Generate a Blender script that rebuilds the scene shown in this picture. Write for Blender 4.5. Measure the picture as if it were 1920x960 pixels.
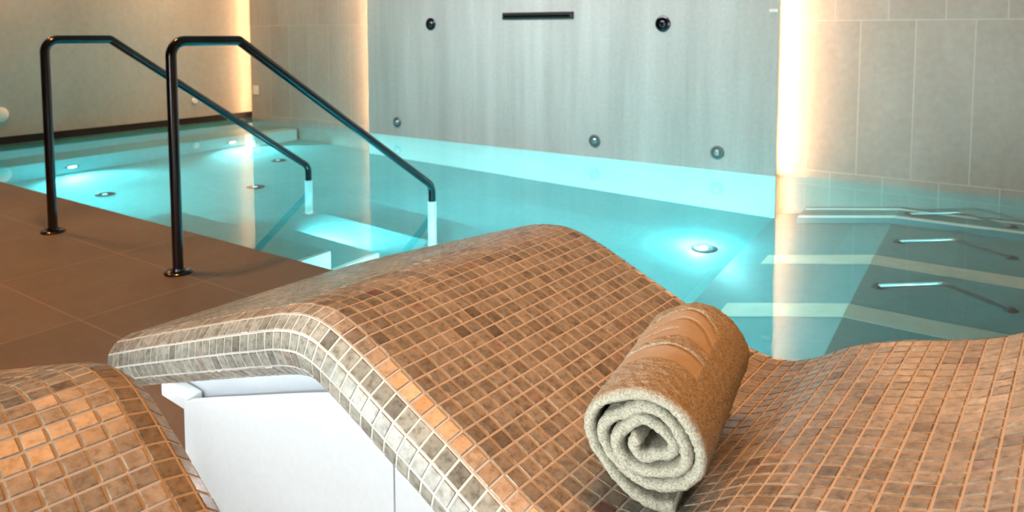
import bpy, bmesh, math, random
from mathutils import Vector, Matrix, noise
random.seed(7)
PI = math.pi
S = bpy.context.scene
COL = S.collection
for o in list(bpy.data.objects):
    bpy.data.objects.remove(o)

# ------------------------------------------------------------------ camera
F_PX, HOR, PITCH, VP2 = 1370.0, 62.0, math.radians(4.2), 1900.0
YAW = math.atan((VP2 - 960) / (F_PX / math.cos(PITCH)))        # how far world +Y lies to the right of the view
cam_d = bpy.data.cameras.new('camera')
cam = bpy.data.objects.new('camera', cam_d); COL.objects.link(cam)
cam.location = (0, 0, 1.0)
cam.rotation_euler = (PI / 2 - PITCH, 0, YAW)
cam_d.sensor_fit = 'HORIZONTAL'; cam_d.sensor_width = 36.0
cam_d.lens = F_PX * 36.0 / 1920
cam_d.shift_y = -(480 - (HOR + F_PX * math.tan(PITCH))) / 1920
cam_d.clip_start = 0.02; cam_d.clip_end = 100
cam_d.dof.use_dof = True
cam_d.dof.focus_distance = 0.95
cam_d.dof.aperture_fstop = 9.0
S.camera = cam

# ------------------------------------------------------------------ view, world, cycles
S.view_settings.view_transform = 'Standard'
S.view_settings.look = 'None'
S.view_settings.gamma = 1.0
S.view_settings.use_curve_mapping = False
S.view_settings.exposure = 0.0
cy = S.cycles
cy.use_denoising = True
cy.max_bounces = 10; cy.diffuse_bounces = 4; cy.glossy_bounces = 4; cy.transmission_bounces = 6
cy.sample_clamp_indirect = 60.0
cy.caustics_reflective = True; cy.caustics_refractive = True
w = bpy.data.worlds.new('world'); S.world = w; w.use_nodes = True
w.node_tree.nodes['Background'].inputs[0].default_value = (0.75, 0.85, 1.0, 1)
w.node_tree.nodes['Background'].inputs[1].default_value = 0.05

# ------------------------------------------------------------------ lights
WARM = (1.0, 0.36, 0.085)
def area(name, loc, target, size, power, color, spread=None, size_y=None):
    d = bpy.data.lights.new(name, 'AREA'); d.shape = 'DISK' if size_y is None else 'RECTANGLE'
    d.size = size
    if size_y is not None: d.size_y = size_y
    d.energy = power; d.color = color
    if spread: d.spread = math.radians(spread)
    o = bpy.data.objects.new(name, d); COL.objects.link(o); o.location = loc
    o.rotation_euler = (Vector(target) - Vector(loc)).to_track_quat('-Z', 'Y').to_euler()
    return o
# warm ceiling spots over the loungers and the deck
area('ceiling_spot', (-0.55, 1.15, 2.62), (-0.45, 0.95, 0.5), 0.6, 5.0, WARM, 80)
area('ceiling_spot', (0.35, 1.0, 2.62), (0.1, 0.8, 0.5), 0.6, 5.8, WARM, 80)
area('ceiling_spot', (-1.7, 0.95, 2.62), (-1.4, 0.6, 0.3), 0.6, 4.5, WARM, 80)
area('ceiling_spot', (-3.2, 1.5, 2.62), (-3.2, 1.0, 0.0), 0.16, 13.5, WARM, 110)
area('ceiling_spot', (-5.2, 1.5, 2.62), (-5.0, 1.2, 0.0), 0.16, 13.5, WARM, 110)
# added unseen area light over the pool, brightening the concrete panel
area('pool_ceiling_fill', (-3.2, 3.2, 2.64), (-3.4, 5.2, 0.7), 2.6, 68.0, (0.97, 0.93, 0.95), 120, 0.5)
# added warm fill lights under the ceiling, widening the slot strips' wash
for px, py, tx, ty, pw in ((-0.95, 4.85, -0.85, 5.3, 7), (0.6, 4.6, 0.6, 5.3, 5), (-5.75, 4.8, -5.75, 5.3, 10), (-7.0, 4.4, -7.5, 4.5, 16), (-6.9, 2.8, -7.5, 2.8, 12)):
    area('wall_wash_fill', (px, py, 2.64), (tx, ty, 0.5), 0.12, pw, (1.0, 0.52, 0.24), 110)
# soft neutral light of the room behind the viewer
area('room_light', (-0.6, -2.4, 0.84), (-0.6, 0.8, 0.44), 1.4, 26.0, (0.95, 1.0, 0.95), 60)
area('room_light', (-2.3, -1.8, 0.75), (-0.8, 0.8, 0.5), 0.8, 8.0, (0.95, 1.0, 0.95), 60)

# ------------------------------------------------------------------ helpers
def tag(o, label=None, cat=None, group=None, kind=None):
    if label: o['label'] = label
    if cat: o['category'] = cat
    if group: o['group'] = group
    if kind: o['kind'] = kind
    return o
def empty(name, loc=(0, 0, 0), rz=0.0):
    o = bpy.data.objects.new(name, None); COL.objects.link(o)
    o.location = loc; o.rotation_euler = (0, 0, rz); o.empty_display_size = 0.1
    return o
def link(name, me, mats, parent=None):
    o = bpy.data.objects.new(name, me); COL.objects.link(o)
    for m in (mats if isinstance(mats, (list, tuple)) else [mats]): me.materials.append(m)
    if parent: o.parent = parent
    return o
def obj(name, bm, mats, parent=None, smooth=None):
    me = bpy.data.meshes.new(name)
    bmesh.ops.recalc_face_normals(bm, faces=bm.faces)
    bm.to_mesh(me); bm.free()
    if smooth is not None: smooth_mesh(me, smooth)
    return link(name, me, mats, parent)
def smooth_mesh(me, ang):
    for p in me.polygons: p.use_smooth = True
    if ang < 179:
        bm = bmesh.new(); bm.from_mesh(me)
        for e in bm.edges:
            if len(e.link_faces) == 2 and e.calc_face_angle(0) > math.radians(ang): e.smooth = False
        bm.to_mesh(me); bm.free()
def add_box(bm, x0, x1, y0, y1, z0, z1, bev=0.0):
    vs = [bm.verts.new((x, y, z)) for x in (x0, x1) for y in (y0, y1) for z in (z0, z1)]
    fs = [bm.faces.new([vs[i] for i in q]) for q in ((0, 1, 3, 2), (4, 6, 7, 5), (0, 4, 5, 1), (2, 3, 7, 6), (0, 2, 6, 4), (1, 5, 7, 3))]
    if bev:
        es = list({e for f in fs for e in f.edges})
        bmesh.ops.bevel(bm, geom=es, offset=bev, segments=2, affect='EDGES', profile=0.5)
def box_obj(name, x0, x1, y0, y1, z0, z1, m, parent=None, bev=0.0):
    bm = bmesh.new(); add_box(bm, x0, x1, y0, y1, z0, z1, bev)
    return obj(name, bm, m, parent)
def add_prism(bm, pts, axis, a, b):
    """closed 2-D outline pushed along an axis ('x','y' or 'z')"""
    def P(p, t): return {'x': (t, p[0], p[1]), 'y': (p[0], t, p[1]), 'z': (p[0], p[1], t)}[axis]
    A = [bm.verts.new(P(p, a)) for p in pts]; B = [bm.verts.new(P(p, b)) for p in pts]
    n = len(pts)
    bm.faces.new(A); bm.faces.new(B[::-1])
    for i in range(n): bm.faces.new((A[i], B[i], B[(i + 1) % n], A[(i + 1) % n]))
def add_tube(bm, path, r, seg=16, caps=True):
    path = [Vector(p) for p in path]; n = len(path)
    rs = r if isinstance(r, (list, tuple)) else [r] * n
    tang = []
    for i in range(n):
        if i == 0: t = path[1] - path[0]
        elif i == n - 1: t = path[-1] - path[-2]
        else: t = (path[i + 1] - path[i]).normalized() + (path[i] - path[i - 1]).normalized()
        tang.append(t.normalized())
    up = Vector((0, 0, 1)) if abs(tang[0].z) < 0.9 else Vector((1, 0, 0))
    N = (up - tang[0] * up.dot(tang[0])).normalized(); rings = []
    for i in range(n):
        if i: N = (N - tang[i] * N.dot(tang[i])).normalized()
        B = tang[i].cross(N)
        k = 1.0
        if 0 < i < n - 1:
            c = (path[i + 1] - path[i]).normalized().dot((path[i] - path[i - 1]).normalized())
            k = 1.0 / max(0.6, math.sqrt((1 + c) / 2))
        rings.append([bm.verts.new(path[i] + (N * math.cos(a) + B * math.sin(a)) * rs[i]) for a in [2 * PI * j / seg for j in range(seg)]])
    for i in range(n - 1):
        for j in range(seg):
            bm.faces.new((rings[i][j], rings[i][(j + 1) % seg], rings[i + 1][(j + 1) % seg], rings[i + 1][j]))
    if caps:
        bm.faces.new(rings[0][::-1]); bm.faces.new(rings[-1])
def add_lathe(bm, prof, origin, axis, seg=28):
    """profile (radius, height along axis) turned about an axis"""
    ax = Vector(axis).normalized(); o = Vector(origin)
    u = ax.orthogonal().normalized(); v = ax.cross(u); rings = []
    for r, h in prof:
        if r < 1e-6: rings.append([bm.verts.new(o + ax * h)])
        else: rings.append([bm.verts.new(o + ax * h + (u * math.cos(2 * PI * j / seg) + v * math.sin(2 * PI * j / seg)) * r) for j in range(seg)])
    for a, b in zip(rings, rings[1:]):
        for j in range(seg):
            q = [a[j % len(a)], a[(j + 1) % len(a)], b[(j + 1) % len(b)], b[j % len(b)]]
            q = [x for i, x in enumerate(q) if x not in q[:i]]
            if len(q) > 2: bm.faces.new(q)
    if len(rings[0]) > 1: bm.faces.new(rings[0][::-1])
    if len(rings[-1]) > 1: bm.faces.new(rings[-1])
def arc(c, r, a0, a1, n, plane, fixed):
    out = []
    for i in range(n + 1):
        a = a0 + (a1 - a0) * i / n
        p = (c[0] + r * math.cos(a), c[1] + r * math.sin(a))
        out.append({'yz': (fixed, p[0], p[1]), 'xz': (p[0], fixed, p[1])}[plane])
    return out
def fillet(p0, p1, p2, r, n=6):
    """rounded corner at p1 (list of points)"""
    p0, p1, p2 = Vector(p0), Vector(p1), Vector(p2)
    a = (p0 - p1).normalized(); b = (p2 - p1).normalized(); th = a.angle(b)
    d = r / math.tan(th / 2); c = p1 + (a + b).normalized() * (r / math.sin(th / 2))
    s, e = p1 + a * d - c, p1 + b * d - c
    w_ = s.angle(e)
    return [c + (s * math.sin((1 - i / n) * w_) + e * math.sin(i / n * w_)) / math.sin(w_) for i in range(n + 1)]

# ------------------------------------------------------------------ materials
def mat(name):
    m = bpy.data.materials.new(name); m.use_nodes = True
    nt = m.node_tree
    return m, nt, nt.nodes['Principled BSDF']
def nd(nt, t, **kw):
    n = nt.nodes.new(t)
    for k, v in kw.items(): setattr(n, k, v)
    return n
def ramp(nt, fac, stops):
    r = nd(nt, 'ShaderNodeValToRGB')
    el = r.color_ramp.elements
    while len(el) < len(stops): el.new(0.5)
    for e, (p, c) in zip(el, stops): e.position = p; e.color = (*c, 1)
    nt.links.new(fac, r.inputs[0]); return r.outputs[0]
def noise_tex(nt, scale, detail=4, rough=0.55, coord='Object', stretch=None):
    tc = nd(nt, 'ShaderNodeTexCoord'); src = tc.outputs[coord]
    if stretch:
        mp = nd(nt, 'ShaderNodeMapping'); mp.inputs['Scale'].default_value = stretch
        nt.links.new(src, mp.inputs[0]); src = mp.outputs[0]
    n = nd(nt, 'ShaderNodeTexNoise'); n.inputs['Scale'].default_value = scale
    n.inputs['Detail'].default_value = detail; n.inputs['Roughness'].default_value = rough
    nt.links.new(src, n.inputs['Vector']); return n.outputs['Fac']
def mixc(nt, fac, a, b, mode='MIX'):
    m = nd(nt, 'ShaderNodeMix', data_type='RGBA', blend_type=mode)
    for s, v in ((m.inputs[0], fac), (m.inputs[6], a), (m.inputs[7], b)):
        if isinstance(v, (int, float)): s.default_value = v
        elif isinstance(v, tuple): s.default_value = (*v, 1)
        else: nt.links.new(v, s)
    return m.outputs[2]
def bump(nt, b, h, strength, dist=0.002):
    n = nd(nt, 'ShaderNodeBump'); n.inputs['Strength'].default_value = strength; n.inputs['Distance'].default_value = dist
    nt.links.new(h, n.inputs['Height']); nt.links.new(n.outputs[0], b.inputs['Normal'])
def plain(name, col, rough=0.5, metal=0.0, var=0.08, scale=20, bmp=0.0):
    m, nt, b = mat(name)
    f = noise_tex(nt, scale)
    lo = tuple(c * (1 - var) for c in col); hi = tuple(min(1, c * (1 + var)) for c in col)
    nt.links.new(ramp(nt, f, [(0.3, lo), (0.7, hi)]), b.inputs['Base Color'])
    b.inputs['Roughness'].default_value = rough; b.inputs['Metallic'].default_value = metal
    if bmp: bump(nt, b, f, bmp)
    return m
def glow(name, col, strength):
    m, nt, b = mat(name)
    b.inputs['Base Color'].default_value = (*col, 1)
    b.inputs['Emission Color'].default_value = (*col, 1); b.inputs['Emission Strength'].default_value = strength
    return m
def brick_mask(nt, src, bw, bh, mortar, offset):
    b = nd(nt, 'ShaderNodeTexBrick'); b.offset = offset; b.squash = 1.0
    b.inputs['Scale'].default_value = 1.0; b.inputs['Brick Width'].default_value = bw; b.inputs['Row Height'].default_value = bh
    b.inputs['Mortar Size'].default_value = mortar; b.inputs['Mortar Smooth'].default_value = 0.3
    b.inputs['Color1'].default_value = (0, 0, 0, 1); b.inputs['Color2'].default_value = (1, 1, 1, 1); b.inputs['Bias'].default_value = 0.0
    nt.links.new(src, b.inputs['Vector']); return b
def slab_mat(name, swap, shift, bw, bh, mortar, offset, lo, hi, joint, rough, scale=3.0, stretch=None, bvar=0.12, spec=0.5):
    """stone slabs: swap says which two world axes the joints run in"""
    m, nt, b = mat(name)
    tc = nd(nt, 'ShaderNodeTexCoord'); sp = nd(nt, 'ShaderNodeSeparateXYZ'); nt.links.new(tc.outputs['Object'], sp.inputs[0])
    cb = nd(nt, 'ShaderNodeCombineXYZ')
    for k in (0, 1):
        ad = nd(nt, 'ShaderNodeMath', operation='ADD'); ad.inputs[1].default_value = shift[k]
        nt.links.new(sp.outputs['XYZ'.index(swap[k])], ad.inputs[0]); nt.links.new(ad.outputs[0], cb.inputs[k])
    br = brick_mask(nt, cb.outputs[0], bw, bh, mortar, offset)
    f = noise_tex(nt, scale, 6, 0.62, stretch=stretch); f2 = noise_tex(nt, scale * 14, 3, 0.6)
    base = ramp(nt, f, [(0.28, lo), (0.72, hi)])
    grain = ramp(nt, f2, [(0.25, (0.86,) * 3), (0.75, (1.0,) * 3)])
    base = mixc(nt, 1.0, base, grain, 'MULTIPLY')
    tint = ramp(nt, br.outputs['Color'], [(0.0, (1 - bvar,) * 3), (1.0, (1.0,) * 3)])
    base = mixc(nt, 1.0, base, tint, 'MULTIPLY')
    nt.links.new(mixc(nt, br.outputs['Fac'], base, joint), b.inputs['Base Color'])
    b.inputs['Roughness'].default_value = rough; b.inputs['Specular IOR Level'].default_value = spec
    bump(nt, b, f2, 0.12, 0.001)
    return m
M = {}
M['deck'] = slab_mat('brown_stone_deck', 'XY', (3.32 + 6.66, 8.25 - 1.77 + 0.24 * 0 + 0.0), 0.666, 0.48, 0.004, 0.0, (0.22, 0.19, 0.17), (0.30, 0.26, 0.235), (0.33, 0.29, 0.265), 0.5, 2.2)
M['tile_wall'] = slab_mat('grey_tile_wall', 'XZ', (1.166 + 9.75, 4.0 - 1.085 + 0.16), 0.325, 1.04, 0.004, 0.5, (0.33, 0.31, 0.27), (0.46, 0.44, 0.395), (0.44, 0.42, 0.38), 0.5, 1.6, (1.0, 1.0, 0.35))
M['left_wall'] = slab_mat('grey_plaster_wall', 'YZ', (20.0, 10.0), 1.4, 3.0, 0.002, 0.0, (0.40, 0.38, 0.33), (0.50, 0.48, 0.42), (0.46, 0.44, 0.39), 0.6, 1.4, (1, 1, 0.4))
M['concrete'] = slab_mat('board_marked_concrete', 'XZ', (4.27 + 22, 12.3), 2.9, 5.0, 0.003, 0.0, (0.43, 0.415, 0.38), (0.61, 0.595, 0.555), (0.45, 0.44, 0.41), 0.6, 2.6, (2.2, 1, 0.16), 0.05)
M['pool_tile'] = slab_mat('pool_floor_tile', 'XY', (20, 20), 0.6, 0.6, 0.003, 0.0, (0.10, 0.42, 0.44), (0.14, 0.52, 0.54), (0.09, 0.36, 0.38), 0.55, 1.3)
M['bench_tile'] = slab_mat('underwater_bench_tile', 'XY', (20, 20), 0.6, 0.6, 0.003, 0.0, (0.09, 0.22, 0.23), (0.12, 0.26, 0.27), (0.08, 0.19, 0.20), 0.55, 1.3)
M['pale_tile'] = plain('pale_pool_wall_tile', (0.72, 0.76, 0.72), 0.4, 0, 0.04, 3)
M['tan_strip'] = plain('tan_stone_strip', (0.50, 0.41, 0.335), 0.5, 0, 0.08, 12)
M['ceiling'] = plain('warm_dark_ceiling', (0.42, 0.38, 0.34), 0.8, 0, 0.04, 4)
M['white'] = plain('white_plaster', (0.80, 0.82, 0.83), 0.7, 0, 0.02, 90, 0.1)
M['body_grey'] = plain('grey_support_body', (0.50, 0.53, 0.56), 0.7, 0, 0.02, 30)  # even grey, darker than the white side panels
M['black'] = plain('black_chrome', (0.085, 0.085, 0.095), 0.16, 1.0, 0.1, 8)
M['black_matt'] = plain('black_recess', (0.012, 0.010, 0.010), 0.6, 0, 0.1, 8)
M['lit_steel'] = plain('pale_lit_steel', (0.82, 0.85, 0.84), 0.35, 0.0, 0.04, 8)  # underwater post steel, its bright lighting put into the pale colour
M['steel'] = plain('brushed_steel', (0.55, 0.57, 0.57), 0.28, 1.0, 0.08, 40)
M['dark_steel'] = plain('dark_brushed_steel', (0.10, 0.13, 0.14), 0.3, 0.9, 0.1, 40)
M['grey_ring'] = plain('grey_nozzle_ring', (0.16, 0.21, 0.21), 0.3, 0.4, 0.1, 40)
M['plate'] = plain('cream_plate', (0.80, 0.77, 0.68), 0.45, 0, 0.02, 10)
M['warm_led'] = glow('warm_led_diffuser', (1.0, 0.54, 0.28), 210.0)
M['warm_led_soft'] = glow('warm_led_diffuser_soft', (1.0, 0.54, 0.27), 140.0)
M['warm_led_dim'] = glow('warm_led_diffuser_dim', (1.0, 0.54, 0.27), 60.0)
M['white_led'] = glow('white_led_diffuser', (0.90, 0.97, 1.0), 66.0)
M['white_led_soft'] = glow('white_led_diffuser_soft', (0.90, 0.97, 1.0), 12.0)
M['pool_lens'] = glow('pool_lamp_lens', (0.65, 0.95, 1.0), 30.0)
M['pool_lens_weak'] = glow('pool_lamp_lens_dim', (0.45, 0.92, 1.0), 0.5)

def mosaic_mat():
    m, nt, b = mat('glazed_stone_mosaic')
    at = nd(nt, 'ShaderNodeAttribute', attribute_name='tile_tone')
    base = ramp(nt, at.outputs['Fac'], [(0.0, (0.15, 0.135, 0.11)), (0.12, (0.205, 0.19, 0.155)), (0.5, (0.275, 0.26, 0.215)), (0.88, (0.345, 0.33, 0.28)), (0.95, (0.29, 0.23, 0.19)), (1.0, (0.17, 0.10, 0.09))])
    f = noise_tex(nt, 95, 5, 0.65); f2 = noise_tex(nt, 16, 3, 0.5)
    mott = ramp(nt, f, [(0.33, (0.54, 0.51, 0.46)), (0.5, (0.97, 0.97, 0.97)), (0.68, (1.25, 1.23, 1.2))])
    base = mixc(nt, 1.0, base, mott, 'MULTIPLY')
    nt.links.new(base, b.inputs['Base Color'])
    r = nd(nt, 'ShaderNodeMapRange'); nt.links.new(f2, r.inputs[0]); r.inputs[3].default_value = 0.18; r.inputs[4].default_value = 0.34
    nt.links.new(r.outputs[0], b.inputs['Roughness'])
    b.inputs['Specular IOR Level'].default_value = 0.55
    bump(nt, b, f, 0.10, 0.001)
    return m
M['mosaic'] = mosaic_mat()
M['grout'] = plain('pale_grout', (0.52, 0.49, 0.43), 0.75, 0, 0.05, 120)

def water_mat():
    m, nt, b = mat('still_pool_water')
    nt.nodes.remove(b)
    rf = nd(nt, 'ShaderNodeBsdfRefraction'); rf.inputs['IOR'].default_value = 1.333; rf.inputs['Roughness'].default_value = 0.0
    rf.inputs['Color'].default_value = (0.90, 1.0, 1.0, 1)
    gl = nd(nt, 'ShaderNodeBsdfGlossy'); gl.inputs['Roughness'].default_value = 0.0; gl.inputs['Color'].default_value = (1, 1, 1, 1)
    fr = nd(nt, 'ShaderNodeFresnel'); fr.inputs['IOR'].default_value = 1.32
    mx = nd(nt, 'ShaderNodeMixShader')
    f = noise_tex(nt, 2.2, 2, 0.4)
    bp = nd(nt, 'ShaderNodeBump'); bp.inputs['Strength'].default_value = 0.05; bp.inputs['Distance'].default_value = 0.02
    nt.links.new(f, bp.inputs['Height'])
    for n in (rf, gl, fr): nt.links.new(bp.outputs[0], n.inputs['Normal'])
    nt.links.new(fr.outputs[0], mx.inputs[0]); nt.links.new(rf.outputs[0], mx.inputs[1]); nt.links.new(gl.outputs[0], mx.inputs[2])
    nt.links.new(mx.outputs[0], nt.nodes['Material Output'].inputs['Surface'])
    return m
M['water'] = water_mat()

def towel_mat():
    m, nt, b = mat('grey_green_terry')
    at = nd(nt, 'ShaderNodeAttribute', attribute_name='flat_weave')
    f = noise_tex(nt, 420, 3, 0.7); f2 = noise_tex(nt, 60, 3, 0.6)
    terry = ramp(nt, f, [(0.32, (0.19, 0.175, 0.13)), (0.6, (0.41, 0.395, 0.325))])
    flat = ramp(nt, f2, [(0.3, (0.37, 0.335, 0.265)), (0.7, (0.41, 0.375, 0.30))])
    nt.links.new(mixc(nt, at.outputs['Fac'], terry, flat), b.inputs['Base Color'])
    b.inputs['Roughness'].default_value = 0.95; b.inputs['Specular IOR Level'].default_value = 0.1
    inv = nd(nt, 'ShaderNodeMath', operation='SUBTRACT'); inv.inputs[0].default_value = 1.0; nt.links.new(at.outputs['Fac'], inv.inputs[1])
    mu = nd(nt, 'ShaderNodeMath', operation='MULTIPLY'); nt.links.new(f, mu.inputs[0]); nt.links.new(inv.outputs[0], mu.inputs[1])
    bump(nt, b, mu.outputs[0], 0.6, 0.003)
    return m
M['towel'] = towel_mat()

# ------------------------------------------------------------------ the room
XL, XR, YB, YT, YN = -7.51, 2.6, 5.22, 5.35, -2.6      # left wall, right wall, concrete panel, tile wall, wall behind the viewer
PE, ZF, CH = 2.07, -1.15, 2.7                          # pool edge, pool floor, ceiling
def struct(o): return tag(o, kind='structure')
struct(box_obj('floor', XL, XR, YN, PE, -1.3, 0.0, M['deck']))
struct(box_obj('ceiling', XL - 0.2, XR + 0.2, YN - 0.2, YT + 0.6, CH, CH + 0.15, M['ceiling']))
struct(box_obj('wall_left', XL - 0.2, XL, YN, YT + 0.5, 0.062, CH, M['left_wall']))
struct(box_obj('wall_right', XR, XR + 0.2, YN, YT + 0.5, -1.3, CH, M['left_wall']))
struct(box_obj('wall_near', XL - 0.2, XR + 0.2, YN - 0.2, YN, -0.2, CH, M['tile_wall']))
# tiled rear wall left and right of the concrete panel, the panel standing proud of it
struct(box_obj('wall_back_left', XL + 0.13, -5.1, YT, YT + 0.06, -1.3, CH, M['tile_wall']))
struct(box_obj('wall_back_right', -1.6, XR, YT, YT + 0.06, -1.3, CH, M['tile_wall']))
struct(box_obj('wall_back', -5.32, -1.335, YB, YB + 0.03, -0.004, CH, M['concrete']))
struct(box_obj('wall_rear', XL - 0.2, XR + 0.2, YT + 0.45, YT + 0.6, -1.3, CH, M['tile_wall']))
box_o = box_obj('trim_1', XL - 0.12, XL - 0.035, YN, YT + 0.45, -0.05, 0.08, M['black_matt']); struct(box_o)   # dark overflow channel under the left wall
# pool basin
struct(box_obj('floor_pool', XL - 0.2, XR, PE - 0.05, YT + 0.45, ZF - 0.15, ZF, M['pool_tile']))
struct(box_obj('wall_pool_back', -5.32, -1.335, YB + 0.001, YB + 0.031, ZF, -0.004, M['pale_tile']))
struct(box_obj('wall_pool_left', XL - 0.2, XL - 0.02, PE - 0.05, YT + 0.45, ZF, -0.05, M['pale_tile']))
bm = bmesh.new(); vs = [bm.verts.new(p) for p in ((XL - 0.1, PE - 0.02, -0.006), (XR + 0.02, PE - 0.02, -0.006), (XR + 0.02, YT + 0.46, -0.006), (XL - 0.1, YT + 0.46, -0.006))]
bm.faces.new(vs)
wat = obj('pool_water', bm, M['water']); wat.data.polygons[0].flip() if wat.data.polygons[0].normal.z < 0 else None
tag(wat, 'still clear turquoise water surface filling the indoor pool', 'water')

# warm LED strips hidden behind the edges of the wall panels
def wall_strip(x, y, nx, ny, label, led='warm_led'):
    t = empty('wall_light_strip', (x, y, 0), math.atan2(ny, nx))
    box_obj('channel', -0.008, -0.001, -0.009, 0.009, 0.01, CH - 0.01, M['steel'], t)
    box_obj('diffuser', -0.0008, 0.006, -0.008, 0.008, 0.012, CH - 0.012, M[led], t)
    tag(t, label, 'light strip', 'vertical light strips in the wall slots')
wall_strip(-1.350, YB + 0.038, 1, 0.1, 'vertical warm light strip in the slot right of the concrete panel')
wall_strip(-5.305, YB + 0.038, -1, 0.1, 'vertical warm light strip in the slot left of the concrete panel', 'warm_led_soft')
wall_strip(XL + 0.127, YT + 0.03, -1, -0.1, 'vertical warm light strip in the far left room corner', 'warm_led_dim')

# ------------------------------------------------------------------ pool fittings
def pool_stairs():
    t = empty('pool_stairs', (-3.46, PE, ZF))
    tag(t, 'submerged pool stairs with pale side face descending between the two black handrails', 'stairs')
    x0, x1 = -4.15 + 3.46, -2.79 + 3.46
    for k, (zt, y1) in enumerate(((-0.30, 2.46), (-0.60, 2.80), (-0.92, 3.37))):
        y0 = PE if k == 0 else (2.46, 2.80)[k - 1]
        s = box_obj('step', x0, x1 - 0.03, PE - PE + 0.001, y1 - PE, 0.001 if k == 2 else (-0.92, -0.60)[1 - k] - ZF, zt - ZF, M['pool_tile'], t, 0.004)
        box_obj('side_face', x1 - 0.029, x1, 0.001, y1 - PE, 0.001 if k == 2 else (-0.92, -0.60)[1 - k] - ZF, zt - ZF, M['pale_tile'], t)['label'] = 'pale tiled side face of the step'
pool_stairs()

def left_bench():
    t = empty('pool_bench', (XL, 3.7, ZF))
    tag(t, 'long submerged bench along the left pool wall with lamps in its riser', 'bench')
    bm = bmesh.new()
    pts = [(0.0, 0.002), (0.81, 0.002), (0.81, 0.65), (0.40, 0.65), (0.38, 0.67), (0.38, 1.10), (0.0, 1.10)]
    add_prism(bm, pts, 'y', PE - 3.7 + 0.002, YT - 3.7 - 0.002)
    obj('seat', bm, M['pool_tile'], t)
left_bench()
t = empty('pool_step_block', (-6.64, 5.05, ZF))
tag(t, 'small pale submerged step block at the far end of the left pool bench', 'step')
box_obj('block', -0.058, 0.12, -0.30, 0.25, 0.002, 0.72, M['pale_tile'], t, 0.006)

ZT = -0.75
def bed_bench():
    t = empty('massage_bench', (-0.6, 4.0, ZF))
    tag(t, 'wide submerged hydrotherapy bench with a sloping front at the right pool side', 'bench')
    X = lambda x: x + 0.6
    Z = lambda z: z - ZF
    bm = bmesh.new()
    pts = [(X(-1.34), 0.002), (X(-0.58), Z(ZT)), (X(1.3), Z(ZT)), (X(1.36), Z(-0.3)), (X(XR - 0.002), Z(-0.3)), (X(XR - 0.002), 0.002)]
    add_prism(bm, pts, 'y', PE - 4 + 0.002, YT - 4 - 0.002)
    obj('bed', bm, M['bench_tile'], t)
    # dividing strips: run up the slope and on over the flat bed
    sl = (ZT - ZF) / 0.76; nx, nz = -math.sin(math.atan(sl)), math.cos(math.atan(sl))
    def strip(y, wd, h, xa):
        za = ZF + (xa + 1.34) * sl
        top = [(xa, za + 0.001), (-0.58, ZT + 0.001), (1.29, ZT + 0.001)]
        pts = [(X(xa), Z(za) + 0.0005), (X(-0.58), Z(ZT) + 0.0005), (X(1.29), Z(ZT) + 0.0005), (X(1.29), Z(ZT) + h), (X(-0.58) + nx * h * 0.4, Z(ZT) + h), (X(xa) + nx * h, Z(za) + nz * h)]
        bm = bmesh.new(); add_prism(bm, pts, 'y', y - wd / 2 - 4, y + wd / 2 - 4)
        obj('divider', bm, M['tan_strip'], t)['label'] = 'tan stone strip across the bench'
    for y in (2.81, 3.56, 4.31): strip(y, 0.16, 0.006, -1.15)
    # raised ledge under the rear wall, edged with a strip
    pts = [(X(-1.15), Z(-0.90)), (X(-0.56), Z(-0.60)), (X(1.29), Z(-0.60)), (X(1.29), Z(-0.745)), (X(-0.6), Z(-0.745)), (X(-1.15), Z(-1.03))]
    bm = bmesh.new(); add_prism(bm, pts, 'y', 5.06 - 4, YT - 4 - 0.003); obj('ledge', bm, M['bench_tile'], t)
    for ya, yb in ((5.055, 5.10), (5.27, 5.305)):
        pts = [(X(-1.14), Z(-0.893)), (X(-0.56), Z(-0.598)), (X(1.28), Z(-0.598)), (X(1.28), Z(-0.585)), (X(-0.565), Z(-0.585)), (X(-1.14), Z(-0.88))]
        bm = bmesh.new(); add_prism(bm, pts, 'y', ya - 4, yb - 4); obj('divider', bm, M['pale_tile'], t)
bed_bench()

def grab_bar(y, z, label):
    t = empty('grab_bar', (-0.22, y, z))
    tag(t, label, 'grab bar', 'grab bars on the underwater bench')
    path = [(-0.275, 0, 0.0), (-0.262, 0, 0.02)] + [tuple(p) for p in fillet((-0.262, 0, 0.02), (0.0, 0, 0.195), (0.25, 0, 0.012), 0.035)] + [(0.25, 0, 0.012), (0.262, 0, 0.0)]
    bm = bmesh.new(); add_tube(bm, path, 0.019, 14); obj('bar', bm, M['steel'], t, 40)
    for x in (-0.275, 0.262):
        bm = bmesh.new(); add_lathe(bm, [(0.032, 0.0), (0.032, 0.008), (0.022, 0.014), (0.019, 0.03), (0, 0.03)], (x, 0, 0.0), (0, 0, 1), 18)
        obj('mount', bm, M['black'], t, 40)['label'] = 'black mounting foot'
grab_bar(3.13, ZT + 0.001, 'submerged steel grab bar nearest the loungers, its foot just above the tiled hump')
grab_bar(3.92, ZT + 0.001, 'submerged steel grab bar second from the loungers between two tan strips')
grab_bar(4.70, ZT + 0.001, 'submerged steel grab bar third from the loungers, below the rear ledge')
grab_bar(5.19, -0.599, 'submerged steel grab bar on the ledge against the rear tiled wall')

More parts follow.
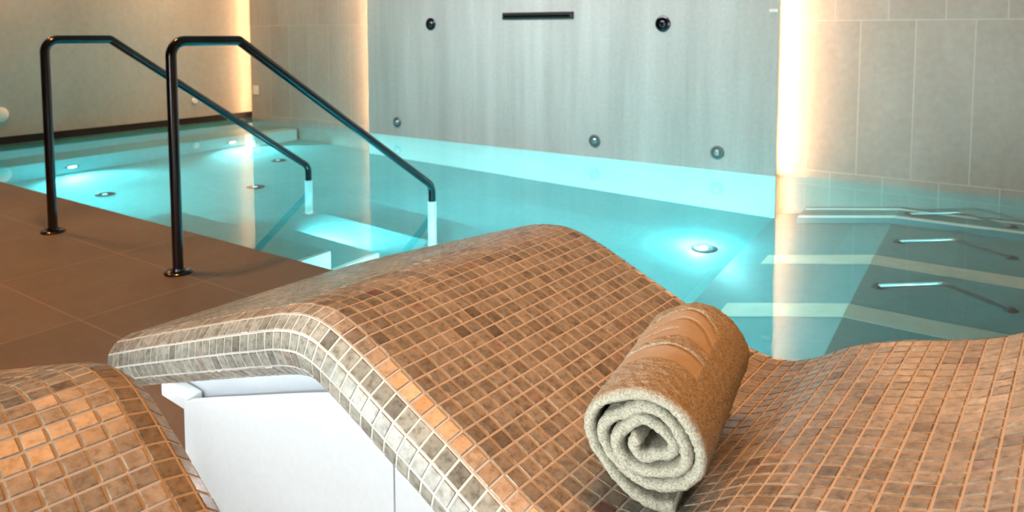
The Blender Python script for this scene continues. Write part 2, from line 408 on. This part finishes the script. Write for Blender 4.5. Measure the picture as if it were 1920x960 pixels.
def handrail(x, label):
    t = empty('pool_handrail', (x, 1.68, 0)); Y = lambda y: y - 1.68
    tag(t, label, 'handrail', 'black pool handrails')
    A, B, C_, D, E = (0, 0, 0.008), (0, 0, 0.967), (0, Y(2.0), 0.967), (0, Y(3.30), 0.088), (0, Y(3.30), -0.03)
    path = [A] + [tuple(p) for p in fillet(A, B, C_, 0.062, 8)]
    path += [tuple(p) for p in fillet(B, C_, D, 0.012, 3)] + [tuple(p) for p in fillet(C_, D, E, 0.075, 8)] + [E]
    bm = bmesh.new(); add_tube(bm, path, 0.0215, 20); obj('rail', bm, M['black'], t, 50)
    bm = bmesh.new(); add_tube(bm, [(0, Y(3.30), -0.012), (0, Y(3.30), -0.90)], 0.026, 20); obj('lower_post', bm, M['lit_steel'], t, 50)['label'] = 'pale underwater section of the post'
    bm = bmesh.new(); add_lathe(bm, [(0.056, 0.0), (0.056, 0.007), (0.050, 0.012), (0.028, 0.013), (0.026, 0.022), (0, 0.022)], (0, 0, 0), (0, 0, 1)); f1 = obj('base_flange', bm, M['black'], t, 40)
    for k in range(3):
        a = 0.5 + 2 * PI * k / 3
        bm = bmesh.new(); add_lathe(bm, [(0.006, 0.0125), (0.006, 0.0145), (0.004, 0.016), (0, 0.016)], (0.040 * math.cos(a), 0.040 * math.sin(a), 0), (0, 0, 1), 10)
        obj('screw', bm, M['steel'], f1)
    bm = bmesh.new(); add_lathe(bm, [(0.052, -0.919), (0.052, -0.908), (0.03, -0.900), (0, -0.90)], (0, Y(3.30), 0), (0, 0, 1)); obj('underwater_flange', bm, M['steel'], t, 40)
handrail(-2.84, 'nearer black pool handrail, standing in front with its foot on the deck')
handrail(-3.95, 'farther black pool handrail, left of and behind the other one')

def pool_lamp(loc, axis, label, r=0.07, lens='pool_lens', power=0, lamp_off=0.07, color=(0.30, 0.90, 0.96), shift=(0, 0, 0)):
    lr = 0.6 if axis[0] else 0.3
    t = empty('pool_light', loc); tag(t, label, 'pool light', 'round underwater pool lights')
    bm = bmesh.new(); add_lathe(bm, [(r, 0.001), (r, 0.010), (r * 0.86, 0.016), (r * 0.66, 0.016), (r * 0.62, 0.006), (0, 0.006)], (0, 0, 0), axis); obj('bezel', bm, M['dark_steel'], t, 40)
    bm = bmesh.new(); add_lathe(bm, [(r * lr, 0.0065), (r * lr * 0.97, 0.014), (r * lr * 0.6, 0.02), (0, 0.022)], (0, 0, 0), axis); obj('lens', bm, M[lens], t, 60)
    if power:
        d = bpy.data.lights.new('pool_light_beam', 'POINT' if axis[2] else 'SPOT'); d.energy = power; d.color = color; d.shadow_soft_size = 0.0
        o = bpy.data.objects.new('pool_light_beam', d); COL.objects.link(o); o.location = Vector(loc) + Vector(axis).normalized() * lamp_off + Vector(shift)
        if not axis[2]:
            d.spot_size = math.radians(135); d.spot_blend = 0.8
            o.rotation_euler = Vector((1, 0, -0.55)).to_track_quat('-Z', 'Y').to_euler()
pool_lamp((-6.699, 3.02, -0.88), (1, 0, 0), 'bright underwater lamp in the left bench riser beside the farther handrail post', 0.06, 'pool_lens', 85, 0.05)
pool_lamp((-6.699, 4.60, -0.86), (1, 0, 0), 'bright underwater lamp in the left bench riser toward the far corner', 0.06, 'pool_lens', 95, 0.05)
pool_lamp((-1.55, 4.40, ZF), (0, 0, 1), 'bright round floor lamp under water near the foot of the sloping bench', 0.075, 'pool_lens', 24, 0.09, shift=(-0.05, 0.02, 0))
pool_lamp((-5.76, 2.83, ZF), (0, 0, 1), 'small dim floor fitting under water left between the two handrail posts', 0.07, 'pool_lens_weak')
pool_lamp((-5.76, 4.45, ZF), (0, 0, 1), 'small dim floor fitting under water behind the slope of the farther handrail', 0.07, 'pool_lens_weak')
pool_lamp((-5.06, 3.68, ZF), (0, 0, 1), 'small dim floor fitting under water in the middle of the left pool floor', 0.07, 'pool_lens_weak')
# step light in the riser above the lowest step
d = bpy.data.lights.new('step_light_beam', 'SPOT'); d.energy = 85.0; d.color = (0.45, 0.93, 1.0); d.shadow_soft_size = 0.0
d.spot_size = math.radians(110); d.spot_blend = 0.9
o = bpy.data.objects.new('step_light_beam', d); COL.objects.link(o); o.location = (-3.40, 2.82, -0.70)
o.rotation_euler = Vector((0, 1, -0.75)).to_track_quat('-Z', 'Y').to_euler()
# added unseen underwater lights at the near pool wall, brightening basin and stairs
for x, pw in ((-5.6, 38), (-1.95, 68)):
    area('near_wall_pool_fill', (x, PE + 0.03, -0.45), (x, 5.2, -0.75), 0.30, pw, (0.30, 0.90, 0.95), 170, 0.12)

area('near_wall_pool_fill', (-4.5, PE + 0.03, -0.2), (-3.4, 3.1, -0.9), 0.2, 10.0, (0.30, 0.90, 0.95), 160, 0.1)  # added fill aimed at the stairs

# ------------------------------------------------------------------ fittings on the walls
def nozzle(loc, axis, r, label, dark):
    t = empty('wall_nozzle', loc); tag(t, label, 'wall nozzle', 'round water nozzles in the walls')
    ring = M['black'] if dark else M['grey_ring']
    bm = bmesh.new(); add_lathe(bm, [(r, 0.0005), (r, 0.008), (r * 0.9, 0.013), (r * 0.72, 0.013), (r * 0.66, 0.004), (0, 0.004)], (0, 0, 0), axis); obj('ring', bm, ring, t, 40)
    bm = bmesh.new(); add_lathe(bm, [(r * 0.5, 0.0045), (r * 0.5, 0.012), (r * 0.36, 0.02), (r * 0.18, 0.022), (0, 0.018)], (0, 0, 0), axis); obj('jet', bm, M['steel'] if not dark else M['black'], t, 40)
for x, z, r, lab, dk in ((-4.489, 1.084, 0.058, 'dark round nozzle high on the concrete panel, left of the black slot', 1),
                         (-2.189, 1.070, 0.060, 'dark round nozzle high on the concrete panel, right of the black slot', 1),
                         (-4.929, 0.132, 0.050, 'small grey nozzle low on the concrete panel near its left edge', 0),
                         (-2.761, 0.130, 0.050, 'small grey nozzle low on the concrete panel, middle of the three low ones', 0),
                         (-1.751, 0.128, 0.050, 'small grey nozzle low on the concrete panel near its right edge', 0)):
    nozzle((x, YB, z), (0, -1, 0), r, lab, dk)
def knob(y, z, r, label):
    t = empty('wall_fitting', (XL, y, z)); tag(t, label, 'wall fitting')
    bm = bmesh.new(); add_lathe(bm, [(r, 0.0005), (r, 0.012), (r * 0.85, 0.02), (0, 0.024)], (0, 0, 0), (1, 0, 0)); obj('cap', bm, M['plate'], t, 40)
    bm = bmesh.new(); add_lathe(bm, [(r * 1.12, 0.0004), (r * 1.12, 0.004), (r * 1.01, 0.006)], (0, 0, 0), (1, 0, 0)); obj('rim', bm, M['steel'], t, 40)
knob(2.80, 0.266, 0.065, 'round pale wall fitting low on the left wall at the picture edge')
knob(4.70, 0.245, 0.035, 'small round pale wall fitting low on the left wall behind the farther handrail')
t = empty('water_spout_slot', (-3.314, YB, 1.146)); tag(t, 'long narrow black water spout slot high on the concrete panel', 'water spout')
bm = bmesh.new(); add_box(bm, -0.353, 0.353, -0.014, -0.0005, -0.029, 0.029, 0.003); obj('frame', bm, M['black_matt'], t)
bm = bmesh.new(); add_box(bm, -0.335, 0.335, -0.022, -0.0145, -0.012, 0.006, 0.002); obj('lip', bm, M['black'], t)
t = empty('wall_plate', (-1.375, YB, 1.155)); tag(t, 'tiny pale plate at the top right edge of the concrete panel', 'wall plate')
bm = bmesh.new(); add_box(bm, -0.029, 0.029, -0.008, -0.0005, -0.011, 0.011, 0.002); obj('cover', bm, M['plate'], t)
t = empty('wall_plate', (-7.29, YT, 0.335)); tag(t, 'small square pale plate on the tiled wall near the far left corner', 'wall plate')
bm = bmesh.new(); add_box(bm, -0.048, 0.048, -0.010, -0.0005, -0.052, 0.052, 0.003); obj('cover', bm, M['plate'], t)

# ------------------------------------------------------------------ heated mosaic loungers
TP = 0.0246                                  # tile pitch
PROF = [(-0.598, 0.381), (-0.45, 0.434), (-0.308, 0.483), (-0.158, 0.535), (-0.065, 0.566), (-0.02, 0.581), (0.03, 0.592), (0.07, 0.594), (0.11, 0.587), (0.165, 0.568), (0.21, 0.549), (0.265, 0.525), (0.33, 0.498), (0.395, 0.467), (0.445, 0.446), (0.505, 0.433), (0.555, 0.440), (0.60, 0.463), (0.65, 0.494), (0.72, 0.520), (0.79, 0.540), (0.83, 0.553), (0.87, 0.572), (0.95, 0.620), (1.05, 0.692), (1.15, 0.775), (1.25, 0.865), (1.33, 0.940)]
def catmull(pts, n):
    P = [Vector((p[0], p[1])) for p in pts]; P = [P[0] * 2 - P[1]] + P + [P[-1] * 2 - P[-2]]
    out = []
    for i in range(1, len(P) - 2):
        a, b, c, d = P[i - 1:i + 3]
        for k in range(n):
            t = k / n
            out.append(0.5 * ((2 * b) + (c - a) * t + (2 * a - 5 * b + 4 * c - d) * t * t + (3 * b - a - 3 * c + d) * t ** 3))
    out.append(P[-2]); return out
def resample(pts, step):
    out = [pts[0]]; acc = 0.0
    L = sum((b - a).length for a, b in zip(pts, pts[1:])); n = max(1, round(L / step)); st = L / n
    target = st; d = 0.0
    for a, b in zip(pts, pts[1:]):
        l = (b - a).length
        while d + l >= target - 1e-9 and len(out) < n + 1:
            out.append(a.lerp(b, (target - d) / l)); target += st
        d += l
    if len(out) < n + 1: out.append(pts[-1])
    return out
def normals2(pts):
    out = []
    for i in range(len(pts)):
        t = (pts[min(i + 1, len(pts) - 1)] - pts[max(i - 1, 0)]).normalized(); out.append((t, Vector((-t.y, t.x))))
    return out
RB = 0.027 / (2 * math.sin(math.radians(15)))   # bullnose of six tile rows
NW = 24; WF = NW * TP
RING = [(i * TP, 0.0) for i in range(NW)]
RING += [(WF + RB * math.sin(a), -RB + RB * math.cos(a)) for a in [PI * k / 6 for k in range(6)]]
RING += [(WF - i * TP, -2 * RB) for i in range(NW)]
RING += [(-RB * math.sin(a), -RB - RB * math.cos(a)) for a in [PI * k / 6 for k in range(6)]]
CURVE = resample(catmull(PROF, 12), TP)
TN = normals2(CURVE)
def shell_mesh(seed):
    rnd = random.Random(seed)
    st = []
    CAP = [(0.013, 0.78), (0.0105, 0.90), (0.005, 0.98)]
    CAP1 = [(RB * math.sin(math.radians(a)), math.cos(math.radians(a))) for a in (86, 58, 29)]
    def section(p, t, n, ext, k):
        q = p + t * ext; c = q - n * RB; row = []
        for wv, h in RING:
            hh = (h + RB) * k
            if wv < 0: wv = wv * (0.25 + 0.75 * k)
            elif wv > WF: wv = WF + (wv - WF) * (0.25 + 0.75 * k)
            v = c + n * hh; row.append(Vector((v.x, wv, v.y)))
        return row
    t0, n0 = TN[0]
    for e, k in CAP: st.append(section(CURVE[0], t0, n0, -e, k))
    for p, (t, n) in zip(CURVE, TN): st.append(section(p, t, n, 0, 1))
    t1, n1 = TN[-1]
    for e, k in CAP1[::-1]: st.append(section(CURVE[-1], t1, n1, e, k))
    nr, ns = len(RING), len(st)
    V = []; Fc = []; mi = []; tone = []
    idx = {}
    for i in range(ns):
        for j in range(nr): idx[i, j] = len(V); V.append(st[i][j])
    g = 0.062
    for i in range(ns - 1):
        for j in range(nr):
            A, B, Cc, D = st[i][j], st[i + 1][j], st[i + 1][(j + 1) % nr], st[i][(j + 1) % nr]
            a, b, c_, d_ = idx[i, j], idx[i + 1, j], idx[i + 1, (j + 1) % nr], idx[i, (j + 1) % nr]
            nn = (Cc - A).cross(D - B)
            nn = nn.normalized() if nn.length > 1e-12 else Vector((0, 0, 1))
            cen = (A + B + Cc + D) / 4
            if nn.dot(cen - (Vector((TNc(i, ns)[0], cen.y if 0 < cen.y < WF else (0 if cen.y <= 0 else WF), TNc(i, ns)[1])))) < 0: nn = -nn
            def inner(gg, h, ti):
                q = []
                for (u, v) in ((gg, gg), (1 - gg, gg), (1 - gg, 1 - gg), (gg, 1 - gg)):
                    p = A * (1 - u) * (1 - v) + B * u * (1 - v) + Cc * u * v + D * (1 - u) * v
                    q.append(p + nn * (h + ti[0] * (u - .5) + ti[1] * (v - .5)))
                return q
            ti = (rnd.gauss(0, 0.00028), rnd.gauss(0, 0.00028))
            r1 = inner(g + rnd.uniform(-.012, .012), 0.0001, (0, 0)); r2 = inner(g + 0.04, 0.0012, ti)
            k = len(V); V += r1 + r2
            o = (a, b, c_, d_)
            tv = min(0.9, max(0.02, rnd.gauss(0.5, 0.22)))
            x = rnd.random()
            if x < 0.002: tv = 1.0
            elif x < 0.015: tv = 0.94
            for s in range(4):
                s2 = (s + 1) % 4
                Fc.append((o[s], o[s2], k + s2, k + s)); mi.append(1); tone.append(0.5)
                Fc.append((k + s, k + s2, k + 4 + s2, k + 4 + s)); mi.append(0); tone.append(tv)
            Fc.append((k + 4, k + 5, k + 6, k + 7)); mi.append(0); tone.append(tv)
    for i in (0, ns - 1):
        Fc.append(tuple(idx[i, j] for j in (range(nr) if i else range(nr - 1, -1, -1)))); mi.append(1); tone.append(0.5)
    me = bpy.data.meshes.new('mosaic_shell'); me.from_pydata([tuple(v) for v in V], [], Fc)
    bm = bmesh.new(); bm.from_mesh(me); bmesh.ops.recalc_face_normals(bm, faces=bm.faces); bm.to_mesh(me); bm.free()
    me.polygons.foreach_set('material_index', mi)
    at = me.attributes.new('tile_tone', 'FLOAT', 'FACE'); at.data.foreach_set('value', tone)
    me.update(); return me
def TNc(i, ns):
    k = min(max(i - 3, 0), len(CURVE) - 1)
    c = CURVE[k] - TN[k][1] * RB
    return (c.x, c.y)
def offset_curve(d, s0, s1):
    """points of the shell's top profile pushed down by d along its normal, from s0 to s1"""
    out = []
    for p, (t, n) in zip(CURVE, TN):
        q = p - n * d
        if s0 <= q.x <= s1: out.append((q.x, q.y))
    return out
def round_top(pts):
    return pts
def under_panel(name, y0, y1, d, s0, s1, m, parent):
    top = offset_curve(d, s0, s1)
    top = [(s0, top[0][1] - (top[0][0] - s0) * 0.34)] + top
    out = [(top[0][0], 0.0)] + top + [(top[-1][0], 0.0)]
    bm = bmesh.new(); add_prism(bm, out, 'y', y0, y1)
    return obj(name, bm, m, parent)
def make_lounger(loc, rz, label, seed):
    t = empty('heated_lounger', loc, rz)
    tag(t, label, 'lounger', 'mosaic tiled heated loungers')
    link('mosaic_shell', shell_mesh(seed), [M['mosaic'], M['grout']], t)
    body = under_panel('support_body', 0.085, WF - 0.085, 2 * RB + 0.003, -0.53, 1.12, M['body_grey'], t)
    body['label'] = 'grey recessed support body'
    for ya, yb in ((0.040, 0.060), (WF - 0.060, WF - 0.040)):
        for sa, sb in ((-0.46, 0.155), (0.157, 1.12)):
            p = under_panel('side_panel', ya, yb, 2 * RB + 0.052, sa, sb, M['white'], t); p['label'] = 'white painted side panel'
    bm = bmesh.new(); add_box(bm, -0.462, -0.4605, 0.04, WF - 0.04, 0.0, 0.255); obj('end_panel', bm, M['white'], t)
    # LED strip under both long edges of the shell
    for y, lm in ((0.034, 'white_led_soft'), (WF + 0.010, 'white_led')):
        top = offset_curve(2 * RB + 0.0035, -0.62, 1.1)[::3]
        bm = bmesh.new()
        add_tube(bm, [(s, y, z - 0.002) for s, z in top], 0.0035, 6); obj('light_strip', bm, M[lm], t)['label'] = 'white light strip under the shell edge'
    z0 = offset_curve(2 * RB + 0.001, -0.52, -0.45)
    bm = bmesh.new(); add_box(bm, -0.56, -0.462, 0.042, 0.080, 0.246, 0.272, 0.003); obj('bracket', bm, M['white'], t)
    return t
P0 = Vector((-0.880, 0.721, 0))
A2 = math.radians(4.05)
make_lounger(P0, -A2, 'larger visible mosaic lounger in the middle carrying the rolled towel', 3)
A1 = math.radians(7.46)
u1 = Vector((math.cos(A1), -math.sin(A1), 0)); w1 = Vector((math.sin(A1), math.cos(A1), 0))
Q = Vector((-0.909, 0.440, 0))
make_lounger(Q - w1 * (WF + 0.02) - u1 * 0.035, -A1, 'mosaic lounger in the front left corner, cut off by the picture edge', 11)

# ------------------------------------------------------------------ rolled towel
def rolled_towel():
    near = Vector((-0.330, 0.764, 0.527)); far = Vector((-0.366, 1.040, 0.533))
    L = (far - near).length; ax = (far - near).normalized()
    side = Vector((ax.y, -ax.x, 0)).normalized(); up = side.cross(ax)
    t = 0.0142
    pts = []
    turns = 3.4; N = 420
    for i in range(N + 1):
        f = i / N
        a = -0.40 * PI - (1 - f) * turns * 2 * PI          # counter-clockwise outwards, ending underneath on the right
        r = 0.0105 + 0.0560 * f ** 0.90 + 0.005 * max(0.0, (f - 0.90) / 0.10) ** 1.5
        q = 1 - f
        wob = 1 + (0.15 * math.sin(2 * a + 0.6) + 0.09 * math.sin(3 * a + 1.0 + 5 * f)) * q ** 0.7 + 0.028 * math.cos(4 * a + 0.4)
        wob += 0.085 * noise.noise(Vector((f * 17, 0.3, 1.7))) * (1.0 if f < 0.72 else 0.25)
        x = r * wob * math.cos(a) * 1.11; z = r * wob * math.sin(a) * 0.98
        pts.append(Vector((x - 0.13 * z, z)))
    pts = resample(pts, 0.0026)
    TNv = normals2(pts); n = len(pts)
    # loop round the ribbon's section: outer side near->far, far rim, inner side far->near, near rim
    NY = 128; loop = []
    rim = [(math.sin(a), math.cos(a)) for a in [PI * k / 6 for k in range(7)]]
    for j in range(NY + 1): loop.append((L * j / NY, 1.0))
    for k in range(1, 6): loop.append((L + rim[k][0] * t * 0.5, rim[k][1]))
    for j in range(NY, -1, -4): loop.append((L * j / NY, -1.0))
    for k in range(5, 0, -1): loop.append((-rim[k][0] * t * 0.55, rim[k][1]))
    m = len(loop); V = []; flat = []
    Ltot = n
    for i, (p, (tg, nm)) in enumerate(zip(pts, TNv)):
        outward = nm if nm.dot(p) > 0 else -nm
        f = i / n
        ytel = 0.004 * math.sin(i * 0.05) - 0.004 * (1 - f)          # ends of the layers do not line up exactly
        ang = math.atan2(p.y, p.x)                                   # position round the roll
        for (yy, s) in loop:
            q = p + outward * (s * t * 0.5)
            y = yy + ytel
            fl = 0.0
            if s == 1.0 and f > 0.66:
                c = (ang - math.radians(100)) * 0.07; yv = y / L      # c: metres round the roll from its top (positive to the left)
                if -0.056 < c < 0.105 and 0.2 < yv < 0.97:
                    u_ = (c - 0.012) / 0.07
                    fl = 1.0
                    low = 0.30 - 0.03 * u_ * u_ + 0.02 * u_
                    g1 = 0.47 - 0.05 * u_ * u_ + 0.02 * u_
                    top1 = 0.56 - 0.10 * (u_ - 0.1) ** 2 - 0.05 * u_
                    g2 = 0.66 - 0.13 * u_ * u_
                    g3 = 0.80 - 0.22 * u_ * u_
                    g4 = 0.92 - 0.20 * u_ * u_
                    if yv < low or yv > g4 + 0.01: fl = 0.0
                    elif g1 < yv < top1: fl = 0.0                                   # terry lens
                    elif abs(yv - g1 + 0.008) < 0.012 or abs(yv - g3) < 0.013 or abs(yv - g4) < 0.012: fl = 0.2
                    elif abs(yv - g2) < 0.012 and -0.1 < u_ < 0.95: fl = 0.2
            P3 = near + ax * y + side * q.x + up * q.y
            amp = 0.0017 * (1 - fl)
            nz = noise.noise(P3 * 330) * amp + noise.noise(P3 * 120) * amp * 0.7
            nz -= 0.0006 if fl > 0.5 else (0.0034 if fl > 0.1 else 0.0)
            d2 = outward * s if abs(s) > 0.5 else outward * s
            dv = (side * d2.x + up * d2.y)
            if yy < 0: dv = (dv - ax * (1 - abs(s))).normalized()
            elif yy > L: dv = (dv + ax * (1 - abs(s))).normalized()
            big = noise.noise(P3 * 28) * 0.0012
            V.append(P3 + dv * (nz + big)); flat.append(fl)
    Fc = []
    for i in range(n - 1):
        for j in range(m):
            Fc.append((i * m + j, i * m + (j + 1) % m, (i + 1) * m + (j + 1) % m, (i + 1) * m + j))
    Fc.append(tuple(range(m))); Fc.append(tuple(range((n - 1) * m + m - 1, (n - 1) * m - 1, -1)))
    me = bpy.data.meshes.new('rolled_towel'); me.from_pydata([tuple(v) for v in V], [], Fc)
    at = me.attributes.new('flat_weave', 'FLOAT', 'POINT'); at.data.foreach_set('value', flat)
    bm = bmesh.new(); bm.from_mesh(me); bmesh.ops.recalc_face_normals(bm, faces=bm.faces); bm.to_mesh(me); bm.free()
    for p in me.polygons: p.use_smooth = True
    o = link('rolled_towel', me, M['towel'])
    tag(o, 'rolled beige terry towel with embossed band lying in the lounger seat', 'towel')
rolled_towel()
